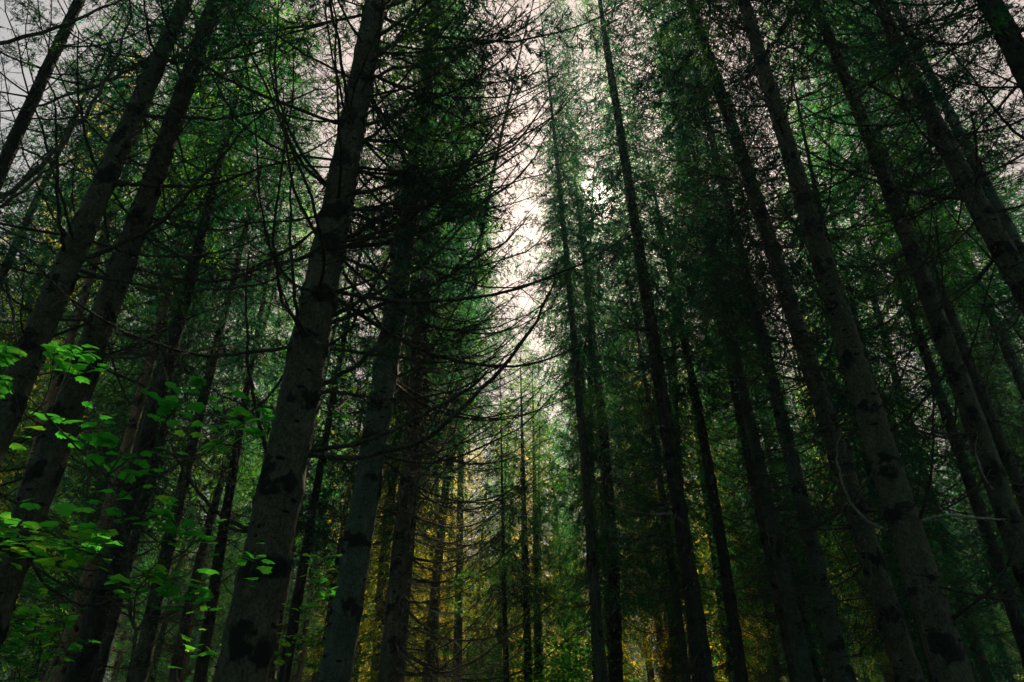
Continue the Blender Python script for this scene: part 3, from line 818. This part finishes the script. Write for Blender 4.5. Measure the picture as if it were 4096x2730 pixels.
# further whorls of dead and half-dead branches on the side that shows: (tree, heights, direction, spread, number, length, share with needles)
FANS = [('T6', 5.0, 11.0, -0.15, 0.55, 36, 3.0, 0.2), ('T6', 5.0, 10.5, 3.3, 0.6, 14, 1.9, 0.1), ('T7', 4.5, 11.0, -0.2, 0.7, 20, 2.6, 0.15), ('T8', 2.6, 10.0, -0.3, 0.7, 62, 2.9, 0.05),
        ('T9', 4.0, 14.0, 3.6, 0.9, 40, 2.4, 0.35), ('T9', 4.0, 14.0, -0.6, 0.7, 24, 2.2, 0.35), ('T10', 4.0, 13.0, 3.7, 0.9, 32, 2.2, 0.15), ('T11', 6.0, 12.0, 3.7, 1.0, 24, 2.0, 0.15), ('T12', 4.5, 13.0, 3.8, 1.0, 32, 2.3, 0.15),
        ('T13', 7.0, 12.5, 3.9, 1.0, 26, 2.0, 0.12), ('T18', 4.0, 13.0, 4.0, 1.0, 36, 2.4, 0.3), ('T16', 4.0, 12.0, 4.0, 1.0, 30, 2.2, 0.3), ('T17', 4.0, 12.0, 4.2, 1.0, 30, 2.2, 0.3),
        ('T2', 5.5, 10.5, 5.0, 1.2, 16, 1.9, 0.1), ('T3', 5.5, 10.5, 5.2, 1.2, 20, 1.9, 0.2), ('T1', 7.0, 11.0, 5.2, 1.2, 22, 2.0, 0.5), ('T15', 5.5, 9.5, 3.9, 0.9, 22, 1.9, 0.5), ('T5', 4.0, 11.0, 5.2, 1.3, 30, 2.0, 0.2)]
ARCH = [unit_branch(400 + i, 0.0, rise=0.42, sag=0.10, ntw=30) for i in range(6)]
ARCHL = [unit_branch(420 + i, 1.0, rise=0.36, sag=0.08, ntw=30, needmat=[NEED, NEEDD, NEEDB][i % 3]) for i in range(6)]
for tk, za, zb, am, asd, n_, L_, live_ in FANS:
    info = T[tk]
    rng = np.random.default_rng(int(za * 10 + n_ * 7 + am * 100 + info['D'] * 31))
    room = 99 - sum(1 for c_ in info['root'].children if c_.name.startswith('branch'))
    for q in range(min(n_, room)):
        z = za + (zb - za) * (int(q / 3) * 3 + rng.uniform(0, 0.6)) / n_
        az = am + rng.normal() * asd
        c_ = np.array(info['curve'](z)) - info['b0'] * np.array([1, 1, 0])
        r_ = info['rad'](z) * 0.7
        f = (z - za) / (zb - za)
        lv_ = rng.uniform() < live_ * (0.3 + 1.4 * f)
        me = (ARCHL if lv_ else ARCH)[int(rng.integers(6))]
        s_ = L_ / 2.4 * rng.uniform(0.55, 1.15)
        obj('branch', me, info['root'], loc=(c_[0] + r_ * math.cos(az), c_[1] + r_ * math.sin(az), z),
            rot=(rng.normal() * 0.3, math.radians(rng.uniform(-14, 14)), az), scale=(s_, s_ * rng.choice([-1, 1]), s_))

# ------------------------------------------------------------------ the stand behind: individual trees with shared part meshes


def bg_trunk(seed, h, r, mat):
    rng = np.random.default_rng(seed)
    lx, ly = rng.normal(size=2) * 0.02
    cx, cy = rng.normal(size=2) * 0.0018
    return trunk_mesh('trunk', lambda q: (lx * q + cx * q * q, ly * q + cy * q * q, q), lambda q: r * max(1 - q / h, 0.04) ** 0.8, h, 9, list(np.arange(1.2, 9, 0.6)), seed, mat, seg=9, knots=False, step=0.3)


PROT = []
for k in range(10):
    rng_ = np.random.default_rng(900 + k)
    nm = [NEED, NEEDB, NEEDY, NEEDB, NEED, NEEDY, NEEDD, NEED, NEEDD, NEEDB][k]
    c0 = [6.0, 4.0, 5.0, 7.0, 3.0, 2.0, 6.5, 11.5, 9.0, 9.0][k]
    h = [20, 18, 19, 21, 17, 18, 20, 32, 28, 29][k]
    R = [2.1, 2.4, 2.3, 2.0, 2.4, 2.6, 2.2, 2.7, 2.9, 2.8][k]
    PROT.append(dict(h=h, c0=c0,
                     trunk=bg_trunk(60 + k, h, 0.15 + 0.02 * (k % 3), [BARK, BARKD, BARKR, BARK, BARKG, BARK, BARKD, BARKG, BARK, BARK][k]),
                     crown=crown_mesh('crown', h - c0, R, 40 + k, nm, bottom=0.6, dens=0.98 if nm == NEEDY else 1.2, ns=0.12, nw=0.023, step=0.42, hang=[.5, .8, .6, .4, .9, .8, .5, .8, .7, .9][k]),
                     dead=dead_zone_mesh(1.6, c0 + 2.5, 1.6, 70 + k, per=5, needles=0.0)))


def bg_tree(x, y, k, rot, s, label, group, crown_drop=0.0):
    p = PROT[k]
    root = obj('spruce_tree', None, loc=(x, y, 0), rot=(0, 0, rot), scale=s, label=label, category='tree', group=group)
    obj('trunk', p['trunk'], root)
    obj('crown', p['crown'], root, loc=(0, 0, p['c0']))
    obj('branches', p['dead'], root)
    if group != 'spruces around the camera':
        BGL.append((root, x, y, group))
    return root


BGL = []
taken = [tuple(t['b0'][:2]) for t in T.values()]


def free(x, y, dmin):
    return all((x - a) ** 2 + (y - b) ** 2 > dmin * dmin for a, b in taken)


rb = random.Random(21)
LAB_L = ('slender spruce among the crowded trees filling the background left of the path', 'background spruces left of the path')
LAB_R = ('slender spruce among the crowded dark trees filling the background right of the path', 'background spruces right of the path')
LAB_C = ('drooping spruce in the wall of trees that closes the end of the path', 'spruces closing the end of the path')
# both margins of the path: fuller trees with foliage low down
edge = [(-2.9, 17, 5, LAB_L), (-3.4, 21, 2, LAB_L), (-2.2, 14.0, 0, LAB_L), (-2.6, 24.5, 5, LAB_L), (4.0, 18.0, 0, LAB_R), (3.2, 25, 1, LAB_R),
        (-4.8, 26.5, 5, LAB_C), (-3.2, 28, 2, LAB_C), (-1.6, 28.5, 5, LAB_C), (1.0, 28.5, 5, LAB_C),
        (3.6, 29, 5, LAB_C), (-0.6, 26.8, 1, LAB_C), (0.5, 29.5, 5, LAB_C), (-2.4, 26.6, 5, LAB_C), (2.1, 28.8, 4, LAB_C), (-0.4, 29.8, 5, LAB_C), (-6.2, 28.5, 2, LAB_C), (5.4, 27, 2, LAB_R), (7.0, 25, 5, LAB_R), (11.5, 23, 2, LAB_R)]
for x, y, k, lb in edge:
    bg_tree(x, y, k, rb.uniform(0, 6.28), rb.uniform(0.85, 1.0) * (0.88 if lb is LAB_C else 1), *lb)
    taken.append((x, y))
for x, y, k, sx, sz, lb in [(2.1, 18.5, 7, .95, 1.0, LAB_R), (2.6, 23, 9, 0.9, 1.05, LAB_R), (-2.1, 17.5, 9, 0.9, 1.0, LAB_L), (-1.7, 22.5, 7, 0.85, 1.0, LAB_L), (-12.4, 14.8, 5, 1.0, 1.2, LAB_L),
        (5.6, 14.6, 7, 1, .9, LAB_R), (11.2, 13.4, 7, 1, .85, LAB_R), (7.0, 18.6, 9, 1, 1, LAB_R), (4.6, 19.5, 9, 1, 1, LAB_R), (10.6, 17.2, 3, 1, 1.3, LAB_R),
        (-11.0, 18.5, 9, 1, .9, LAB_L), (-15.0, 18.0, 8, 1, .85, LAB_L)]:
    bg_tree(x, y, k, rb.uniform(0, 6.28), (sx, sx, sz), *lb)
    taken.append((x, y))
count = 0
tries = 0
while count < 190 and tries < 6000:
    tries += 1
    d = 11.5 + 46 * rb.random() ** 0.8
    a = math.radians(rb.uniform(-47, 47))
    x, y = d * math.sin(a), d * math.cos(a)
    if -3.6 < x < 3.8:
        continue
    if 29 < y < 49 and -7 < x - 0.17 * (y - 30) < 9:      # unseen clearing added so sun reaches the trees closing the path
        continue
    if not -120 < 512 + 668 * x / y < 1144:
        continue
    if not free(x, y, 1.9 if d < 25 else 2.2):
        continue
    k = rb.choice([0, 1, 2 if d > 32 else 0, 3, 4, 6, 0, 3, 1]) if x < 0 else rb.choice([0, 6, 6, 4, 1, 6, 2 if d > 34 else 3, 0, 6, 1])
    bg_tree(x, y, k, rb.uniform(0, 6.28), rb.uniform(0.8, 1.1), *(LAB_L if x < 0 else LAB_R))
    taken.append((x, y))
    count += 1
far = 0
while far < 75:
    d = rb.uniform(50, 85)
    a = math.radians(rb.uniform(-38, 38))
    x, y = d * math.sin(a), d * math.cos(a)
    if not free(x, y, 2.4):
        continue
    k = rb.choice([4, 1, 4, 1, 2])
    lb = LAB_C if abs(x) < 9 else (LAB_L if x < 0 else LAB_R)
    bg_tree(x, y, k, rb.uniform(0, 6.28), rb.uniform(0.85, 1.1), *lb)
    taken.append((x, y))
    far += 1
# a few at the sides and behind the camera: they shade the place
for x, y in [(-7, 3), (-9, -1), (7, 2.5), (9, -2), (-3.5, -4), (4, -5), (-6, -8), (7, -8), (0.5, -9), (-12, 4), (12, 3), (-10, -6), (11, -6), (-2.5, -12), (3.5, -13)]:
    bg_tree(x, y, rb.choice([0, 3, 6]), rb.uniform(0, 6.28), rb.uniform(0.9, 1.1), 'spruce standing beside or behind the camera outside the picture', 'spruces around the camera')

# labels of the stand: by the named trunks each one shows between, and by distance
SHORT = [('T3', 'the leaning left trunk'), ('T4', 'the reddish trunk'), ('T6', 'the biggest trunk'), ('T7', 'the grey-green trunk'), ('T9', 'the trunk beside the sun'),
         ('T18', 'the mossy trunk'), ('T11', 'the thickest right-hand trunk'), ('T12', 'the mottled right-edge trunk')]
scr = lambda x, y: 512 + 668 * x / y
marks = sorted((scr(T[k]['b0'][0], T[k]['b0'][1]), n) for k, n in SHORT)
gaps = {}
for root, x, y, grp in BGL:
    q = scr(x, y)
    i = sum(1 for m_, _ in marks if m_ < q)
    if grp == LAB_C[1]:
        place = 'in the wall of trees closing the path'
    elif i == 0:
        place = 'left of ' + marks[0][1]
    elif i == len(marks):
        place = 'right of ' + marks[-1][1]
    else:
        place = 'between ' + marks[i - 1][1] + ' and ' + marks[i][1]
        if 'biggest' in place and 'reddish' not in place and 'grey' not in place:
            place = 'beside the biggest trunk'
    gaps.setdefault(place, []).append((math.hypot(x, y), root))
for place, lst in gaps.items():
    lst.sort(key=lambda e: e[0])
    for j, (d, root) in enumerate(lst):
        if j < 4 and len(lst) > j + 1:
            lab = ('nearest', 'second nearest', 'third nearest', 'fourth nearest')[j] + (' background spruce ' if j == 0 else ' spruce ') + place
        elif j == len(lst) - 1 and len(lst) > 2:
            lab = 'farthest tiny spruce ' + place
        else:
            lab = ('green-crowned spruce ' if d < 25 else 'slim mid-distance spruce ' if d < 45 else 'small far-off spruce ') + place
        root['label'] = lab
        root['group'] = 'background spruces ' + place

# ------------------------------------------------------------------ maple saplings
ML = [(0, -0.02), (0.16, -0.06), (0.42, -0.04), (0.43, 0.12), (0.58, 0.26), (0.42, 0.33), (0.50, 0.56), (0.30, 0.54), (0.18, 0.68), (0.10, 0.80), (0.0, 0.90)]
ML = np.array(ML + [(-x, y) for x, y in ML[-2:0:-1]])


def add_leaf(b, p, size, rng, tilt=0.35, mat=0, az=None):
    n = len(ML)
    z = -0.22 * np.abs(ML[:, 0]) ** 1.3 - 0.12 * ML[:, 1] ** 2
    v = np.concatenate([[[0, 0.25, 0.0]], np.stack([ML[:, 0], ML[:, 1], z], -1)])
    v = v * size * np.array([rng.uniform(0.9, 1.15), 1, 1])
    q = Quaternion((0, 0, 1), rng.uniform(0, 6.28) if az is None else az) @ Quaternion((1, 0, 0), rng.normal() * tilt) @ Quaternion((0, 1, 0), rng.normal() * tilt)
    M = np.array(q.to_matrix())
    v = v @ M.T + p
    t = [(0, 1 + i, 1 + (i + 1) % n) for i in range(n)]
    b.add(v, t=np.array(t), mat=mat)


def sapling(D, stem, clusters, label, leaf=0.11, seed=0, r0=0.011, mat=MAPLE, laymat=None, thick=0.05):
    rng = np.random.default_rng(seed)
    S = np.array([at(x, y, D) for x, y in stem])
    base = np.array([S[0][0] + 0.02, S[0][1], -0.03])
    S = resample(np.vstack([base, S]), 30)
    root = obj('maple_sapling', None, loc=(base[0], base[1], 0), label=label, category='sapling')
    off = np.array([base[0], base[1], 0])
    b = MB()
    b.tube(S - off, np.linspace(r0, r0 * 0.35, 30), 8)
    obj('stem', b.mesh('stem', [TWIG]), root)
    lv = MB()
    for ci, cl_ in enumerate(clusters):
        cx, cy, wx, wy, n, yel = cl_[:6]
        dD = cl_[6] if len(cl_) > 6 else 0.0
        c = at(cx, cy, D + dD)
        s = D / 0.95
        # joins the stem a little below the cluster
        j = np.argmin(np.linalg.norm(S - (c - np.array([0, 0, 0.25])), axis=1))
        bb = MB()
        mid = (S[j] + c) / 2 + rng.normal(size=3) * 0.04 + np.array([0, 0, -0.03])
        P = resample(np.vstack([S[j], mid, c]), 12)
        bb.tube(P - off, np.linspace(r0 * 0.45, 0.0018, 12), 5)
        sx = wx * s / F
        for _ in range(int(n * 1.4)):
            o = np.array([rng.uniform(-1, 1) * sx, rng.uniform(-1, 1) * sx * 0.8, 0])
            zz = rng.normal() * thick + wy * s / F * rng.uniform(-0.5, 0.5)
            p = c + o + np.array([0, 0, zz])
            k = 5 + int(rng.integers(0, 7))
            q = P[k]
            bb.tube(np.array([q, (q + p) / 2 + np.array([0, 0, 0.01]), p]) - off, [0.0016, 0.0012, 0.0009], 3)
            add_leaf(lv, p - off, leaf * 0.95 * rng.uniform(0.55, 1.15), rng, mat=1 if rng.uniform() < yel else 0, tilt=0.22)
        obj('branch', bb.mesh('branch', [TWIG]), root)
    obj('foliage', lv.mesh('foliage', [mat, MAPLEY], smooth=False), root)
    return root


sapling(4.3, [(128, 682), (130, 613), (126, 548), (123, 519), (119, 498), (102, 471), (72, 443), (40, 408)],
        [(72, 361, 20, 22, 16, 0, .1), (55, 350, 8, 10, 5, 0), (3, 356, 10, 14, 7, 0), (5, 382, 6, 6, 3, 0), (85, 428, 22, 16, 12, 0), (183, 395, 24, 14, 14, 0, -.2), (222, 432, 34, 12, 18, 0, .3),
         (168, 412, 14, 8, 7, 0), (255, 411, 16, 10, 8, 0, .2), (133, 463, 26, 10, 13, .05), (141, 504, 28, 9, 13, .15), (160, 501, 14, 4, 6, .6), (44, 528, 50, 10, 26, .05), (187, 530, 26, 12, 14, .05), (20, 540, 20, 6, 8, .2),
         (50, 556, 28, 5, 18, .9, -.1), (94, 550, 22, 5, 9, .3), (60, 533, 40, 8, 14, .1, .4), (152, 573, 11, 4, 6, .6), (246, 564, 26, 5, 11, 0, .3), (174, 583, 18, 3, 6, .2), (185, 594, 20, 5, 8, 0), (20, 438, 8, 6, 4, .4, .3), (115, 585, 20, 3, 5, .2)],
        'tall thin maple sapling in front of the left trunks with broad layered bright green leaves', seed=1, leaf=0.1)
sapling(7.0, [(34, 682), (35, 632), (40, 600)],
        [(33, 633, 34, 8, 26, .3), (11, 611, 20, 5, 14, .1), (22, 657, 36, 6, 18, .2), (62, 618, 20, 8, 14, .1), (55, 642, 24, 8, 14, .2), (15, 672, 24, 6, 12, .2), (30, 590, 14, 6, 8, .1)],
        'small-leaved pale-stemmed maple sapling in the bottom left corner', seed=2, leaf=0.10)
sapling(6.6, [(284, 682), (286, 640), (292, 600), (298, 575)],
        [(311, 567, 26, 4, 12, .4), (318, 590, 16, 4, 6, .2), (281, 639, 9, 10, 9, .9), (300, 615, 14, 5, 5, .5), (288, 662, 10, 5, 5, .6)],
        'sparse maple sapling peeping out right of the biggest trunk with flat light leaves', seed=3, leaf=0.09, r0=0.008)
sapling(8.5, [(340, 560), (337, 460), (341, 400), (344, 350)],
        [(343, 350, 6, 10, 6, .9), (342, 378, 7, 8, 6, .8), (349, 388, 8, 6, 5, .9), (334, 415, 9, 10, 12, .3), (347, 410, 8, 8, 6, .2)],
        'thin vine-like maple shoot with small yellow leaves beside the biggest trunk at mid height', seed=4, leaf=0.075, r0=0.007)
sapling(10.0, [(262, 470), (272, 400), (279, 365)],
        [(281, 354, 12, 14, 20, .8), (268, 362, 10, 8, 10, .3)],
        'yellow-green broadleaf shoot left of the biggest trunk at mid height', seed=5, leaf=0.08, r0=0.009)
sapling(6.0, [(232, 682), (226, 655), (215, 640)],
        [(185, 645, 22, 2, 8, 0), (222, 646, 14, 2, 6, 0), (205, 600, 10, 3, 5, 0)],
        'low maple sapling with dull blue-green leaves at the foot of the biggest trunk', seed=6, leaf=0.10, r0=0.006)

# understory bushes far behind
def bush_mesh(seed, h=4.5, R=1.6):
    rng = np.random.default_rng(seed)
    b = MB()
    lf = MB()
    for k in range(5):
        a = rng.uniform(0, 6.28)
        P = resample(np.array([[0, 0, -0.05], [0.2 * math.cos(a), 0.2 * math.sin(a), h * 0.4], [0.7 * R * math.cos(a) * rng.uniform(.3, 1), .7 * R * math.sin(a) * rng.uniform(.3, 1), h * rng.uniform(.75, 1)]]), 12)
        b.tube(P, np.linspace(0.016, 0.004, 12), 5)
        for j in range(2, 12):
            for _ in range(3):
                aa = rng.uniform(0, 6.28)
                l = rng.uniform(0.3, 0.9)
                e = P[j] + np.array([math.cos(aa) * l, math.sin(aa) * l, rng.uniform(-.05, .15)])
                b.tube(np.array([P[j], (P[j] + e) / 2 + [0, 0, .03], e]), [.004, .003, .001], 3)
                for _ in range(9):
                    w = rng.uniform(.3, 1.05)
                    add_leaf(lf, P[j] * (1 - w) + e * w + rng.normal(size=3) * np.array([.12, .12, .03]), rng.uniform(.06, .13), rng)
    return b.mesh('stems', [TWIG]), lf.mesh('foliage', [BUSH if seed < 4 else MAPLE], smooth=False)


BU = [bush_mesh(1), bush_mesh(2, 5.5, 1.9), bush_mesh(3, 3.8, 1.4), bush_mesh(4, 4.6, 1.7), bush_mesh(5, 4.2, 1.7)]
bush_spots = []
rbb = random.Random(5)
for k in range(26):
    for _ in range(50):
        d = rbb.uniform(9, 24)
        a = math.radians(rbb.uniform(-44, -14)) if k < 14 else math.radians(rbb.uniform(-6, 8))
        if k >= 14:
            d = rbb.uniform(21, 27.5)
        x, y = d * math.sin(a), d * math.cos(a)
        if free(x, y, 0.9) and all((x - p) ** 2 + (y - q) ** 2 > 1.2 for p, q in bush_spots):
            break
    bush_spots.append((x, y))
    st, fo = BU[k % 3 if k < 14 else 3 + k % 2]
    lb = ('leafy green broadleaf bush between the far trunks at lower left', 'understory bushes at lower left') if k < 14 else ('leafy bush low at the far end of the path', 'bushes at the end of the path')
    q = scr(x, y)
    i = sum(1 for m_, _ in marks if m_ < q)
    if k < 14:
        far_ = 'near' if d < 13 else 'half-hidden' if d < 18 else 'far'
        lb = (far_ + ' leafy green bush ' + ('left of ' + marks[0][1] if i == 0 else 'right of ' + marks[i - 1][1]), lb[1])
    root = obj('broadleaf_bush', None, loc=(x, y, 0), rot=(0, 0, rbb.uniform(0, 6)), scale=rbb.uniform(.5, .8) if k < 14 else rbb.uniform(.9, 1.25), label=lb[0], category='bush', group=lb[1])
    obj('stems', st, root)
    obj('foliage', fo, root)

# ------------------------------------------------------------------ the faint haze in the air between the trees
hz = MB()
hx, hy0, hy1, hz0, hz1 = 75, -30, 100, -1.2, 40
hz.add([(-hx, hy0, hz0), (hx, hy0, hz0), (hx, hy1, hz0), (-hx, hy1, hz0), (-hx, hy0, hz1), (hx, hy0, hz1), (hx, hy1, hz1), (-hx, hy1, hz1)],
       [(0, 3, 2, 1), (4, 5, 6, 7), (0, 1, 5, 4), (1, 2, 6, 5), (2, 3, 7, 6), (3, 0, 4, 7)])
m, t = mat_new('haze_air')
o = N(t, 'ShaderNodeOutputMaterial')
v = N(t, 'ShaderNodeVolumePrincipled', inp={'Density': 0.0014, 'Color': (0.86, 0.97, 0.93, 1), 'Anisotropy': 0.35})
t.links.new(v.outputs[0], o.inputs['Volume'])
obj('haze', hz.mesh('haze', [m], smooth=False), kind='stuff')
